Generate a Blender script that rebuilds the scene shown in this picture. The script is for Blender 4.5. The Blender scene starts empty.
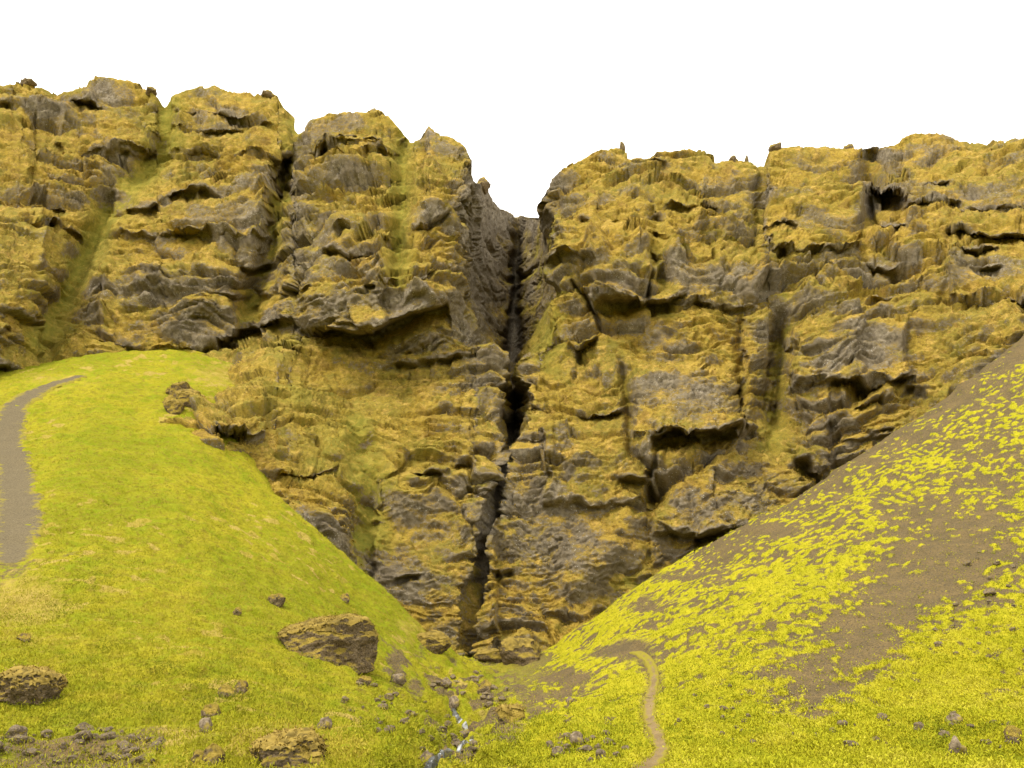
import bpy, math, random
import numpy as np

rng = np.random.default_rng(7)
random.seed(7)
C = bpy.context.scene.collection
PI = math.pi

# ------------------------------------------------------------------ camera model
W, H, F = 1024, 768, 900.0
PITCH = math.radians(20.0)
CP, SP = math.cos(PITCH), math.sin(PITCH)
CAMZ = 1.6


def at_y(px, py, Y):
    """world point on the sight line of (px,py) at world distance Y (metres north)"""
    xc = (px - 512.0) / F
    yc = (384.0 - py) / F
    ry = CP - yc * SP
    rz = SP + yc * CP
    return xc * Y / ry, Y + 0 * xc, CAMZ + rz / ry * Y


def row_of(Y, z):
    t = (z - CAMZ) / Y
    yc = (t * CP - SP) / (CP + t * SP)
    return 384.0 - yc * F


def x_of(px, Y, z):
    t = (z - CAMZ) / Y
    yc = (t * CP - SP) / (CP + t * SP)
    return (px - 512.0) / F * Y / (CP - yc * SP)


# ------------------------------------------------------------------ numpy noise
def _h(i, j, k):
    n = (i * 374761393 + j * 668265263 + k * 2147483647 + 1013904223).astype(np.int64) & 0xFFFFFFFF
    n = ((n ^ (n >> 13)) * 1274126177) & 0xFFFFFFFF
    n = ((n ^ (n >> 16)) * 2246822519) & 0xFFFFFFFF
    return ((n ^ (n >> 15)) & 0xFFFF).astype(np.float32) / 65535.0


def vnoise(x, y, z):
    x, y, z = np.broadcast_arrays(x, y, z)
    xi, yi, zi = np.floor(x), np.floor(y), np.floor(z)
    fx, fy, fz = (x - xi), (y - yi), (z - zi)
    fx = fx * fx * fx * (fx * (fx * 6 - 15) + 10)
    fy = fy * fy * fy * (fy * (fy * 6 - 15) + 10)
    fz = fz * fz * fz * (fz * (fz * 6 - 15) + 10)
    xi, yi, zi = xi.astype(np.int64), yi.astype(np.int64), zi.astype(np.int64)
    r = 0
    for a in (0, 1):
        wa = fx if a else 1 - fx
        for b in (0, 1):
            wb = fy if b else 1 - fy
            for c in (0, 1):
                wc = fz if c else 1 - fz
                r = r + _h(xi + a, yi + b, zi + c) * wa * wb * wc
    return r * 2 - 1          # -1..1


def fbm(x, y, z, o=4, g=0.5):
    s, a, t = 0, 1.0, 0
    for i in range(o):
        f = 2.03 ** i
        s = s + a * vnoise(x * f + 17.1 * i, y * f - 9.7 * i, z * f + 31.3 * i)
        t += a
        a *= g
    return s / t * 1.6


def worley(x, y, seed=0):
    """2D cellular: returns F1, F2, id of the nearest cell"""
    xi, yi = np.floor(x).astype(np.int64), np.floor(y).astype(np.int64)
    f1 = np.full(x.shape, 9.0)
    f2 = np.full(x.shape, 9.0)
    cid = np.zeros(x.shape)
    for a in (-1, 0, 1):
        for b in (-1, 0, 1):
            cx, cy = xi + a, yi + b
            s = np.full(cx.shape, seed, dtype=np.int64)
            qx = cx + _h(cx, cy, s + 1)
            qy = cy + _h(cx, cy, s + 2)
            d = np.hypot(qx - x, qy - y)
            idv = _h(cx, cy, s + 3)
            near = d < f1
            f2 = np.where(near, f1, np.minimum(f2, d))
            cid = np.where(near, idv, cid)
            f1 = np.where(near, d, f1)
    return f1, f2, cid


def sstep(a, b, x):
    t = np.clip((x - a) / (b - a), 0, 1)
    return t * t * (3 - 2 * t)


def blur(a, n):
    """box blur, repeated twice, along both axes"""
    for _ in range(2):
        for ax in (0, 1):
            p = np.concatenate([np.repeat(a.take([0], ax), n, ax), a, np.repeat(a.take([-1], ax), n, ax)], ax)
            c = np.cumsum(p, ax, dtype=np.float64)
            zero = np.zeros_like(c.take([0], ax))
            c = np.concatenate([zero, c], ax)
            L = a.shape[ax]
            a = (c.take(range(2 * n + 1, 2 * n + 1 + L), ax) - c.take(range(0, L), ax)) / (2 * n + 1)
    return a


def seg_dist(px, py, pts):
    """distance to a polyline, and the fraction along it"""
    best = np.full(px.shape, 1e9)
    frac = np.zeros(px.shape)
    pts = np.array(pts, float)
    L = np.hypot(*(pts[1:] - pts[:-1]).T)
    tot, acc = L.sum(), 0
    for i in range(len(pts) - 1):
        ax, ay = pts[i]
        bx, by = pts[i + 1]
        t = np.clip(((px - ax) * (bx - ax) + (py - ay) * (by - ay)) / (L[i] ** 2 + 1e-9), 0, 1)
        d = np.hypot(px - ax - t * (bx - ax), py - ay - t * (by - ay))
        m = d < best
        best = np.where(m, d, best)
        frac = np.where(m, (acc + t * L[i]) / tot, frac)
        acc += L[i]
    return best, frac


def rbf(ctrl, X, Y, sx=1.0, sy=1.0):
    c = np.array(ctrl, float)
    n = len(c)

    def phi(r2):
        return 0.5 * r2 * np.log(r2 + 1e-9)
    ux, uy = c[:, 0] / sx, c[:, 1] / sy
    K = phi((ux[:, None] - ux) ** 2 + (uy[:, None] - uy) ** 2) + np.eye(n) * 0.02
    Pm = np.stack([np.ones(n), ux, uy], 1)
    A = np.block([[K, Pm], [Pm.T, np.zeros((3, 3))]])
    w = np.linalg.solve(A, np.concatenate([c[:, 2], np.zeros(3)]))
    out = w[n] + w[n + 1] * X / sx + w[n + 2] * Y / sy
    for i in range(n):
        out = out + w[i] * phi((X / sx - ux[i]) ** 2 + (Y / sy - uy[i]) ** 2)
    return out


# ------------------------------------------------------------------ mesh helpers
def grid_faces(nr, nc):
    i = np.arange(nr * nc).reshape(nr, nc)
    return np.stack([i[:-1, :-1], i[:-1, 1:], i[1:, 1:], i[1:, :-1]], -1).reshape(-1, 4)


def mesh_from(name, verts, faces, attrs=None, smooth=True):
    """verts (n,3), faces (m,k) all of one size"""
    me = bpy.data.meshes.new(name)
    k = faces.shape[1]
    me.vertices.add(len(verts))
    me.vertices.foreach_set('co', np.ascontiguousarray(verts, dtype=np.float32).ravel())
    me.loops.add(faces.size)
    me.loops.foreach_set('vertex_index', np.ascontiguousarray(faces, dtype=np.int32).ravel())
    me.polygons.add(len(faces))
    me.polygons.foreach_set('loop_start', np.arange(0, faces.size, k, dtype=np.int32))
    me.polygons.foreach_set('loop_total', np.full(len(faces), k, dtype=np.int32))
    me.update(calc_edges=True)
    me.polygons.foreach_set('use_smooth', np.full(len(faces), smooth, dtype=bool))
    for an, av in (attrs or {}).items():
        a = me.attributes.new(an, 'FLOAT', 'POINT')
        a.data.foreach_set('value', np.ascontiguousarray(av, dtype=np.float32).ravel())
    return me


def compact(verts, faces, attrs):
    used = np.unique(faces)
    remap = np.full(len(verts), -1, dtype=np.int64)
    remap[used] = np.arange(len(used))
    return verts[used], remap[faces], {k: v.ravel()[used] for k, v in attrs.items()}


def link(name, me, mat, parent=None):
    o = bpy.data.objects.new(name, me)
    C.objects.link(o)
    if mat is not None and len(me.materials) == 0:
        me.materials.append(mat)
    if parent is not None:
        o.parent = parent
    return o


def tag(o, label=None, cat=None, group=None, kind=None):
    if label:
        o['label'] = label
    if cat:
        o['category'] = cat
    if group:
        o['group'] = group
    if kind:
        o['kind'] = kind
    return o


# ------------------------------------------------------------------ materials
class NT:
    def __init__(s, name):
        s.m = bpy.data.materials.new(name)
        s.m.use_nodes = True
        s.t = s.m.node_tree
        s.t.nodes.clear()
        s.out = s.t.nodes.new('ShaderNodeOutputMaterial')
        s.bsdf = s.t.nodes.new('ShaderNodeBsdfPrincipled')
        s.t.links.new(s.bsdf.outputs[0], s.out.inputs[0])
        s.co = s.t.nodes.new('ShaderNodeTexCoord').outputs['Object']

    def n(s, typ, **kw):
        nd = s.t.nodes.new(typ)
        for k, v in kw.items():
            setattr(nd, k, v)
        return nd

    def put(s, sock, v):
        if isinstance(v, bpy.types.NodeSocket):
            s.t.links.new(v, sock)
        elif isinstance(v, (tuple, list)) and len(v) == 3 and sock.type == 'RGBA':
            sock.default_value = (*v, 1)
        else:
            sock.default_value = v

    def noise(s, scale, detail=4, rough=0.55, co=None, dist=0.0):
        nd = s.n('ShaderNodeTexNoise')
        s.t.links.new(co or s.co, nd.inputs['Vector'])
        nd.inputs['Scale'].default_value = scale
        nd.inputs['Detail'].default_value = detail
        nd.inputs['Roughness'].default_value = rough
        nd.inputs['Distortion'].default_value = dist
        return nd.outputs['Fac']

    def voro(s, scale, co=None, feature='F1'):
        nd = s.n('ShaderNodeTexVoronoi', feature=feature)
        s.t.links.new(co or s.co, nd.inputs['Vector'])
        nd.inputs['Scale'].default_value = scale
        return nd

    def stretch(s, sc):
        nd = s.n('ShaderNodeMapping')
        s.t.links.new(s.co, nd.inputs['Vector'])
        nd.inputs['Scale'].default_value = sc
        return nd.outputs[0]

    def ramp(s, v, a, b, lo=0.0, hi=1.0):
        nd = s.n('ShaderNodeMapRange', interpolation_type='SMOOTHSTEP')
        s.put(nd.inputs['Value'], v)
        nd.inputs['From Min'].default_value = a
        nd.inputs['From Max'].default_value = b
        nd.inputs['To Min'].default_value = lo
        nd.inputs['To Max'].default_value = hi
        return nd.outputs[0]

    def math(s, op, a, b=0.0, clamp=False):
        nd = s.n('ShaderNodeMath', operation=op, use_clamp=clamp)
        s.put(nd.inputs[0], a)
        s.put(nd.inputs[1], b)
        return nd.outputs[0]

    def mix(s, f, a, b, mode='MIX'):
        nd = s.n('ShaderNodeMix', data_type='RGBA', blend_type=mode)
        s.put(nd.inputs[0], f)
        s.put(nd.inputs[6], a)
        s.put(nd.inputs[7], b)
        return nd.outputs[2]

    def attr(s, name):
        return s.n('ShaderNodeAttribute', attribute_name=name).outputs['Fac']

    def bump(s, h, dist, strength=1.0, prev=None):
        nd = s.n('ShaderNodeBump')
        s.put(nd.inputs['Height'], h)
        nd.inputs['Distance'].default_value = dist
        nd.inputs['Strength'].default_value = strength
        if prev is not None:
            s.t.links.new(prev, nd.inputs['Normal'])
        return nd.outputs[0]

    def done(s, col, rough=0.95, normal=None, spec=0.15):
        s.put(s.bsdf.inputs['Base Color'], col)
        s.put(s.bsdf.inputs['Roughness'], rough)
        s.bsdf.inputs['Specular IOR Level'].default_value = spec
        if normal is not None:
            s.t.links.new(normal, s.bsdf.inputs['Normal'])
        return s.m


def rock_colour(t, sc=1.0):
    big = t.noise(0.35 * sc, 5, 0.6)
    mid = t.noise(2.2 * sc, 5, 0.65)
    c = t.mix(t.ramp(big, 0.35, 0.65), (0.175, 0.137, 0.084), (0.275, 0.225, 0.150))
    c = t.mix(t.ramp(mid, 0.40, 0.68), c, (0.130, 0.104, 0.070))
    spk = t.voro(3.2 * sc)
    lich = t.math('MULTIPLY', t.ramp(spk.outputs['Distance'], 0.26, 0.08), t.ramp(t.noise(0.5 * sc, 3), 0.46, 0.60))
    c = t.mix(lich, c, (0.50, 0.47, 0.40))
    return c


def mat_cliff():
    t = NT('mossy_tuff')
    n1 = t.noise(0.11, 5, 0.6)
    n2 = t.noise(0.9, 6, 0.65)
    n3 = t.noise(4.5, 4, 0.7)
    n4 = t.noise(1.9, 5, 0.7, t.stretch((1, 1, 1.8)))
    rock = rock_colour(t)
    # ochre lichen and thin moss creeping over the steep faces, bare under the ledges
    crust = t.mix(t.ramp(n1, 0.38, 0.62), (0.250, 0.170, 0.046), (0.200, 0.148, 0.042))
    crust = t.mix(t.ramp(n3, 0.50, 0.72), crust, (0.120, 0.080, 0.030))
    cm = t.math('MULTIPLY', t.ramp(n4, 0.40, 0.60), t.ramp(t.attr('moss'), 0.04, 0.30))
    rock = t.mix(cm, rock, crust)
    moss = t.mix(t.ramp(n1, 0.38, 0.62), (0.360, 0.242, 0.036), (0.262, 0.200, 0.032))
    moss = t.mix(t.ramp(n2, 0.48, 0.70), moss, (0.510, 0.330, 0.078))
    moss = t.mix(t.ramp(n4, 0.47, 0.64, 0, 0.65), moss, (0.160, 0.108, 0.030))
    moss = t.mix(t.ramp(n3, 0.52, 0.70, 0, 0.60), moss, (0.120, 0.080, 0.024))
    n6 = t.noise(0.33, 5, 0.65)
    moss = t.mix(t.ramp(n6, 0.52, 0.66, 0, 0.65), moss, (0.175, 0.150, 0.026))
    moss = t.mix(t.ramp(n6, 0.46, 0.34, 0, 0.55), moss, (0.185, 0.110, 0.030))
    green = t.mix(t.ramp(n2, 0.35, 0.65), (0.165, 0.165, 0.022), (0.260, 0.228, 0.032))
    moss = t.mix(t.math('MULTIPLY', t.attr('green'), t.ramp(n4, 0.30, 0.55, 0.45, 1.0)), moss, green)
    dn = t.math('ADD', t.math('SUBTRACT', t.math('MULTIPLY', n2, 1.1), 0.55), t.math('SUBTRACT', t.math('MULTIPLY', n3, 1.0), 0.5))
    dn = t.math('ADD', dn, t.math('SUBTRACT', t.math('MULTIPLY', n4, 0.8), 0.4))
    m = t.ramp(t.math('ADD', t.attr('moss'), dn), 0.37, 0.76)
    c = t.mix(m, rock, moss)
    b = t.bump(t.noise(1.6, 6, 0.7), 0.40)
    b = t.bump(t.noise(7.0, 4, 0.7), 0.12, 1.0, b)
    return t.done(c, 0.97, b, 0.08)


def mat_boulder(name='lichen_boulder', lo=0.05, hi=0.55):
    t = NT(name)
    rock = rock_colour(t, 3.0)
    rock = t.mix(0.6, rock, (0.165, 0.106, 0.042))
    rock = t.mix(t.ramp(t.noise(7.0, 4, 0.7), 0.45, 0.68), rock, (0.065, 0.048, 0.030))
    geo = t.n('ShaderNodeNewGeometry')
    sep = t.n('ShaderNodeSeparateXYZ')
    t.t.links.new(geo.outputs['Normal'], sep.inputs[0])
    n2 = t.noise(2.5, 5, 0.65)
    top = t.ramp(t.math('ADD', sep.outputs[2], t.math('SUBTRACT', t.math('MULTIPLY', n2, 1.2), 0.6)), lo, hi)
    moss = t.mix(t.ramp(t.noise(1.3, 4), 0.4, 0.6), (0.235, 0.170, 0.024), (0.340, 0.240, 0.040))
    c = t.mix(t.math('MULTIPLY', top, 0.92), rock, moss)
    b = t.bump(t.noise(4.0, 6, 0.75), 0.22)
    b = t.bump(t.voro(9.0).outputs['Distance'], 0.06, 1.0, b)
    return t.done(c, 0.95, b, 0.1)


def mat_stone():
    t = NT('grey_stone')
    c = t.mix(t.ramp(t.noise(6.0, 5, 0.6), 0.35, 0.65), (0.100, 0.072, 0.042), (0.235, 0.180, 0.112))
    c = t.mix(t.ramp(t.noise(3.0, 3), 0.52, 0.66), c, (0.230, 0.170, 0.030))
    return t.done(c, 0.9, t.bump(t.noise(12.0, 5, 0.7), 0.05), 0.2)


def mat_ground():
    t = NT('grass_and_scree')
    n0 = t.noise(0.07, 4, 0.6)
    n1 = t.noise(0.45, 5, 0.65)
    n2 = t.noise(2.2, 5, 0.7)
    n3 = t.noise(9.0, 4, 0.7)
    g = t.mix(t.ramp(n0, 0.36, 0.62), (0.215, 0.218, 0.009), (0.305, 0.265, 0.014))
    g = t.mix(t.ramp(n1, 0.42, 0.66, 0, 0.8), g, (0.180, 0.215, 0.006))
    g = t.mix(t.ramp(n2, 0.46, 0.68, 0, 0.85), g, (0.200, 0.150, 0.018))
    dry = t.mix(t.ramp(n1, 0.4, 0.65), (0.36, 0.265, 0.060), (0.300, 0.235, 0.030))
    g = t.mix(t.ramp(t.math('ADD', t.attr('dry'), t.math('SUBTRACT', t.math('MULTIPLY', n2, 0.6), 0.3)), 0.3, 0.7), g, dry)
    scree = t.mix(t.ramp(n1, 0.35, 0.65), (0.130, 0.094, 0.040), (0.180, 0.124, 0.048))
    scree = t.mix(t.ramp(n3, 0.44, 0.66), scree, (0.080, 0.062, 0.038))
    peb = t.voro(5.0)
    scree = t.mix(t.ramp(peb.outputs['Distance'], 0.18, 0.06, 0, 0.6), scree, (0.250, 0.200, 0.130))
    cush = t.mix(t.ramp(n1, 0.36, 0.64), (0.330, 0.300, 0.010), (0.390, 0.335, 0.014))
    cush = t.mix(t.ramp(n3, 0.52, 0.74, 0, 0.55), cush, (0.200, 0.190, 0.014))
    mo = t.ramp(t.math('ADD', t.attr('moss'), t.math('ADD', t.math('SUBTRACT', t.math('MULTIPLY', n3, 1.2), 0.6), t.math('SUBTRACT', t.math('MULTIPLY', n2, 0.7), 0.35))), 0.32, 0.68)
    right = t.mix(mo, scree, cush)
    c = t.mix(t.attr('scree'), g, right)
    ds = t.ramp(t.math('ADD', t.attr('dirt'), t.math('SUBTRACT', t.math('MULTIPLY', n2, 1.0), 0.5)), 0.35, 0.65)
    c = t.mix(ds, c, scree)
    b = t.bump(n2, 0.20)
    b = t.bump(n3, 0.09, 1.0, b)
    b = t.bump(peb.outputs['Distance'], -0.05, 1.0, b)
    return t.done(c, 0.97, b, 0.08)


def mat_path():
    t = NT('trodden_gravel')
    n1 = t.noise(0.8, 5, 0.6)
    n3 = t.noise(10.0, 4, 0.7)
    c = t.mix(t.ramp(n1, 0.35, 0.65), (0.170, 0.115, 0.046), (0.245, 0.172, 0.070))
    c = t.mix(t.ramp(n3, 0.5, 0.7, 0, 0.7), c, (0.150, 0.125, 0.085))
    peb = t.voro(6.0)
    c = t.mix(t.attr('grey'), c, t.mix(t.ramp(n3, 0.45, 0.65), (0.125, 0.100, 0.056), (0.070, 0.056, 0.034)))
    c = t.mix(t.ramp(peb.outputs['Distance'], 0.2, 0.06, 0, 0.7), c, (0.240, 0.200, 0.130))
    n5 = t.noise(1.6, 5, 0.7)
    ed = t.ramp(t.math('ADD', t.attr('edge'), t.math('SUBTRACT', t.math('MULTIPLY', n5, 1.6), 0.8)), 0.45, 0.75)
    c = t.mix(ed, c, t.mix(t.ramp(n3, 0.4, 0.6), (0.215, 0.158, 0.030), (0.205, 0.185, 0.014)))
    return t.done(c, 0.97, t.bump(n3, 0.05), 0.08)


def mat_blades(name, dark, light, third):
    t = NT(name)
    r = t.attr('tone')
    c = t.mix(t.ramp(r, 0.0, 0.6), dark, light)
    c = t.mix(t.ramp(r, 0.6, 1.0), c, third)
    return t.done(c, 0.9, None, 0.1)


def mat_water():
    t = NT('stream_water')
    n = t.noise(3.0, 4, 0.6)
    foam = t.math('MAXIMUM', t.attr('foam'), t.ramp(n, 0.60, 0.72, 0, 0.8))
    c = t.mix(foam, (0.045, 0.045, 0.035), (0.36, 0.36, 0.35))
    t.put(t.bsdf.inputs['Roughness'], 0.12)
    m = t.done(c, t.ramp(foam, 0, 1, 0.08, 0.6), t.bump(n, 0.05), 0.5)
    return m


M_CLIFF, M_BOULD, M_STONE, M_GROUND, M_PATH, M_WATER = mat_cliff(), mat_boulder(), mat_stone(), mat_ground(), mat_path(), mat_water()
M_MOUND = mat_boulder('mossy_rock', -0.35, 0.20)
M_GRASS = mat_blades('meadow_grass', (0.150, 0.160, 0.009), (0.285, 0.266, 0.012), (0.38, 0.300, 0.036))
M_MOSS = mat_blades('yellow_moss', (0.190, 0.200, 0.008), (0.315, 0.300, 0.012), (0.38, 0.335, 0.03))
M_BMOSS = mat_blades('boulder_moss', (0.105, 0.075, 0.020), (0.235, 0.165, 0.034), (0.32, 0.225, 0.055))
M_GOLD = mat_blades('dry_gold_grass', (0.34, 0.220, 0.032), (0.46, 0.305, 0.050), (0.58, 0.40, 0.095))

# ------------------------------------------------------------------ TERRAIN
cols = {
    -500: [(26, 768), (38, 650), (54, 530), (72, 400), (92, 280), (104, 255)],
    -150: [(26, 768), (35, 705), (48, 608), (62, 520), (80, 425), (96, 362), (110, 345)],
    0: [(26, 770), (34, 712), (46, 625), (59, 550), (76, 462), (94, 388), (106, 368)],
    100: [(26, 770), (34, 706), (46, 628), (61, 540), (79, 452), (97, 380), (110, 352)],
    150: [(26, 770), (34, 707), (46, 634), (61, 551), (79, 465), (94, 400), (112, 350)],
    200: [(26, 770), (34, 709), (46, 640), (61, 562), (79, 478), (92, 420), (112, 352)],
    230: [(26, 770), (34, 710), (46, 648), (61, 577), (78, 505), (90, 448), (97, 420), (112, 362)],
    260: [(26, 770), (34, 712), (46, 656), (61, 592), (76, 527), (88, 474), (95, 455), (104, 415), (113, 380)],
    300: [(26, 770), (34, 718), (48, 665), (62, 605), (74, 556), (86, 513)],
    350: [(26, 770), (34, 726), (48, 682), (62, 642), (74, 597), (84, 558)],
    400: [(26, 770), (34, 736), (48, 704), (62, 676), (74, 636), (83, 600)],
    440: [(26, 774), (34, 749), (48, 724), (62, 702), (74, 670), (86, 640)],
    480: [(26, 780), (34, 755), (48, 728), (62, 703), (76, 680), (92, 660)],
    520: [(26, 777), (36, 743), (50, 714), (64, 692), (80, 671), (94, 656)],
    560: [(26, 771), (36, 731), (50, 702), (64, 682), (80, 660), (95, 643)],
    600: [(26, 770), (36, 725), (50, 690), (64, 662), (80, 632), (96, 612)],
    650: [(26, 770), (36, 720), (50, 675), (64, 640), (80, 602), (96, 577)],
    700: [(26, 770), (36, 712), (50, 657), (66, 610), (82, 572), (96, 548)],
    800: [(26, 770), (37, 697), (52, 621), (68, 565), (84, 520), (97, 491)],
    900: [(26, 770), (38, 684), (54, 594), (70, 522), (86, 464), (98, 427)],
    965: [(26, 770), (38, 680), (54, 583), (71, 498), (87, 428), (99, 380)],
    1024: [(26, 770), (38, 676), (54, 572), (72, 472), (88, 388), (101, 330)],
    1200: [(26, 770), (40, 650), (58, 520), (78, 390), (96, 290), (106, 250)],
    1700: [(26, 770), (44, 580), (66, 380), (90, 200), (110, 100), (120, 60)],
}
Yg = np.concatenate([np.array([3, 6, 10, 14, 18]), np.geomspace(20, 60, 420), np.linspace(60.1, 118, 440), np.array([122, 128, 136, 150, 170])])
cpx = np.array(sorted(cols))
zc = []
for p in cpx:
    cc = cols[p]
    ys, zs = [3, 15], [0.0, -0.1]
    for (Y, r) in cc:
        ys.append(Y)
        zs.append(float(at_y(float(p), float(r), float(Y))[2]))
    ye, ze = ys[-1], zs[-1]
    # behind the crest: the talus falls back into the notch at the cliff's foot
    drop = 2.2 if 280 < p < 1000 else 0.0
    ys += [ye + 5, ye + 12, 200]
    zs += [ze - drop, ze - drop + (0 if drop else 3), ze - drop + (0 if drop else 10)]
    zc.append(np.interp(Yg, ys, zs))
zc = np.array(zc)                                   # (ncol, nY)
pxg = np.concatenate([np.linspace(-500, -40, 60)[:-1], np.linspace(-40, 1064, 820), np.linspace(1064, 1700, 60)[1:]])
# smooth (Catmull-Rom-like) interpolation across columns
def cubic_cols(xq, xk, V):
    m = np.zeros_like(V)
    dx = np.diff(xk)[:, None]
    s = np.diff(V, axis=0) / dx
    m[1:-1] = (s[:-1] * dx[1:] + s[1:] * dx[:-1]) / (dx[1:] + dx[:-1])
    m[0], m[-1] = s[0], s[-1]
    i = np.clip(np.searchsorted(xk, xq) - 1, 0, len(xk) - 2)
    h = (xk[i + 1] - xk[i])[:, None]
    t = ((xq - xk[i])[:, None]) / h
    return ((2 * t**3 - 3 * t**2 + 1) * V[i] + (t**3 - 2 * t**2 + t) * h * m[i]
            + (-2 * t**3 + 3 * t**2) * V[i + 1] + (t**3 - t**2) * h * m[i + 1])
Zg = cubic_cols(pxg, cpx, zc).T                      # (nY, nPx)
Zg = np.where(Yg[:, None] > 19, blur(Zg, 9), Zg)
PXG, YG = np.meshgrid(pxg, Yg)
ROWG = row_of(YG, Zg)
XG = x_of(PXG, YG, Zg)

# masks in the lie of the land
scree = sstep(-45, 70, PXG - (500 + np.clip((ROWG - 655) / 113, 0, 1) * -10) - np.clip(700 - ROWG, 0, 60) * 0.2 )
mossd = rbf([(640, 600, .55), (700, 560, .4), (760, 525, .38), (820, 490, .28), (900, 440, .26), (960, 400, .27), (1024, 350, .22),
             (780, 545, .6), (860, 500, .62), (930, 460, .62), (1010, 410, .6), (700, 600, .62), (640, 640, .75), (560, 670, .45), (600, 622, .95), (560, 648, .95), (650, 584, .8), (690, 560, .65), (600, 690, .85),
             (760, 590, .75), (830, 560, .68), (900, 510, .5), (960, 480, .45), (1020, 450, .55), (820, 610, .62), (950, 540, .17), (890, 570, .30),
             (1010, 530, .5), (920, 590, .15), (980, 580, .3), (1015, 600, .7), (860, 620, .25), (870, 655, .15), (800, 660, .5), (800, 700, .42), (720, 660, .8), (700, 700, .9),
             (760, 740, .95), (860, 720, .9), (940, 650, .97), (1010, 650, .8), (1000, 700, .9), (920, 740, .95), (1010, 750, .8), (560, 740, .95),
             (590, 630, .6), (545, 655, .3), (570, 700, .55), (540, 720, .9)], np.clip(PXG, 450, 1100), np.clip(ROWG, 330, 790), 60, 60)
mossd = np.clip(mossd - 0.12 + 0.10 * sstep(690, 740, ROWG), 0.03, 0.95)
cl = fbm(XG / 0.40, YG / 0.55, Zg / 0.55, 3, 0.5)
cl2 = fbm(XG / 3.0 + 9, YG / 2.6, Zg / 2.6, 2)
cval = np.clip(0.5 + 0.60 * (1.0 * cl + 0.28 * cl2), 0, 1)
mossm = sstep(-0.24, 0.26, mossd - (1 - cval) * 1.0 + 0.0)
dirt = np.zeros_like(Zg)
WPX = PXG + 9 * fbm(XG / 1.6, YG / 2.4, 0 * Zg + 4, 3)
WRW = ROWG + 6 * fbm(XG / 1.6, YG / 2.4, 0 * Zg + 14, 3)
for (x, y, rx, ry, a) in [(396, 668, 12, 30, .75), (415, 690, 14, 16, .6), (385, 640, 6, 14, .5), (420, 650, 24, 8, .4), (60, 750, 100, 16, .62), (140, 738, 45, 18, .55), (40, 765, 60, 14, .72), (110, 764, 60, 14, .66),
                          (10, 565, 32, 24, .45), (565, 682, 36, 11, .8), (620, 655, 40, 10, .75), (545, 708, 26, 8, .7), (520, 700, 20, 8, .6), (690, 575, 50, 7, .7), (640, 605, 30, 7, .6), (770, 530, 40, 6, .8), (860, 462, 40, 6, .8), (940, 402, 40, 7, .8), (660, 600, 40, 8, .45), (610, 758, 60, 8, .35),
                          (70, 552, 16, 4, .6), (470, 735, 18, 30, .42), (440, 760, 12, 16, .4), (500, 690, 50, 20, .3), (350, 700, 40, 26, .27)]:
    dirt = np.maximum(dirt, min(1.0, a * 1.25) * np.exp(-((WPX - x) / rx) ** 2 - ((WRW - y) / ry) ** 2))
dry = np.zeros_like(Zg)
for (x, y, rx, ry, a) in [(20, 600, 60, 34, .7), (240, 735, 170, 30, .5), (200, 370, 60, 30, .42), (330, 560, 30, 20, .4), (20, 640, 60, 18, .5), (400, 730, 60, 30, .4), (410, 630, 30, 24, .5), (250, 690, 90, 16, .4),
                          (300, 380, 60, 40, .8), (225, 375, 50, 26, .6), (620, 740, 60, 16, .5), (760, 760, 120, 10, .35), (560, 690, 40, 20, .4), (60, 380, 60, 10, .5)]:
    dry = np.maximum(dry, a * np.exp(-((WPX - x) / rx) ** 2 - ((WRW - y) / ry) ** 2))

PATH_FAR = [(92, 374), (78, 377), (58, 384), (34, 392), (14, 408), (5, 430), (8, 458), (16, 488), (18, 520), (14, 548), (6, 572)]
PATH_NEAR = [(622, 651), (638, 654), (650, 662), (655, 676), (650, 694), (648, 712), (651, 728), (660, 741), (662, 752), (648, 766), (630, 784), (600, 830)]
STREAM = [(464, 688), (460, 693), (458, 698), (449, 706), (455, 718), (468, 728), (474, 738), (462, 747), (446, 756), (432, 768), (420, 782)]

# rolling bumps
tus = fbm(XG / 1.1, YG / 0.75, Zg / 0.75 + 3, 3)
gul0 = np.exp(-((PXG - 465) / 75.0) ** 2) * sstep(640, 680, ROWG)
dirt = np.maximum(dirt, 0.9 * gul0 * sstep(-0.15, 0.40, fbm(XG / 1.7, YG / 1.9, 0 * Zg + 21, 3)))
brownf = sstep(0.25, 0.65, fbm(XG / 1.3, YG / 1.0, Zg / 0.9 + 33, 3)) * sstep(-0.2, 0.4, fbm(XG / 9, YG / 9, 0 * Zg + 2, 2))
dry = np.maximum(dry, 0.75 * brownf * (1 - scree))
bumps = 0.30 * fbm(XG / 6.0, YG / 6.0, 0 * Zg, 3) + 0.20 * tus * (1 - scree)
near = np.clip((YG - 10) / 15, 0, 1)
gully = np.exp(-((PXG - 470) / 70.0) ** 2) * sstep(640, 690, ROWG)
bumps = bumps * (1 + 1.6 * gully)
bumps += gully * 0.55 * np.abs(fbm(XG / 1.8, YG / 1.8, 0 * Zg + 8, 3))
bumps += scree * (0.22 * fbm(XG / 2.6 + YG / 14, YG / 9, 0 * Zg + 61, 3) + 0.05 * fbm(XG / .5, YG / .5, 0 * Zg + 71, 2))
Zg = Zg + bumps * near
Zg = Zg + scree * mossm * (1 - dirt) * (0.10 + 0.10 * cval) * near
SCREE = scree


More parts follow.
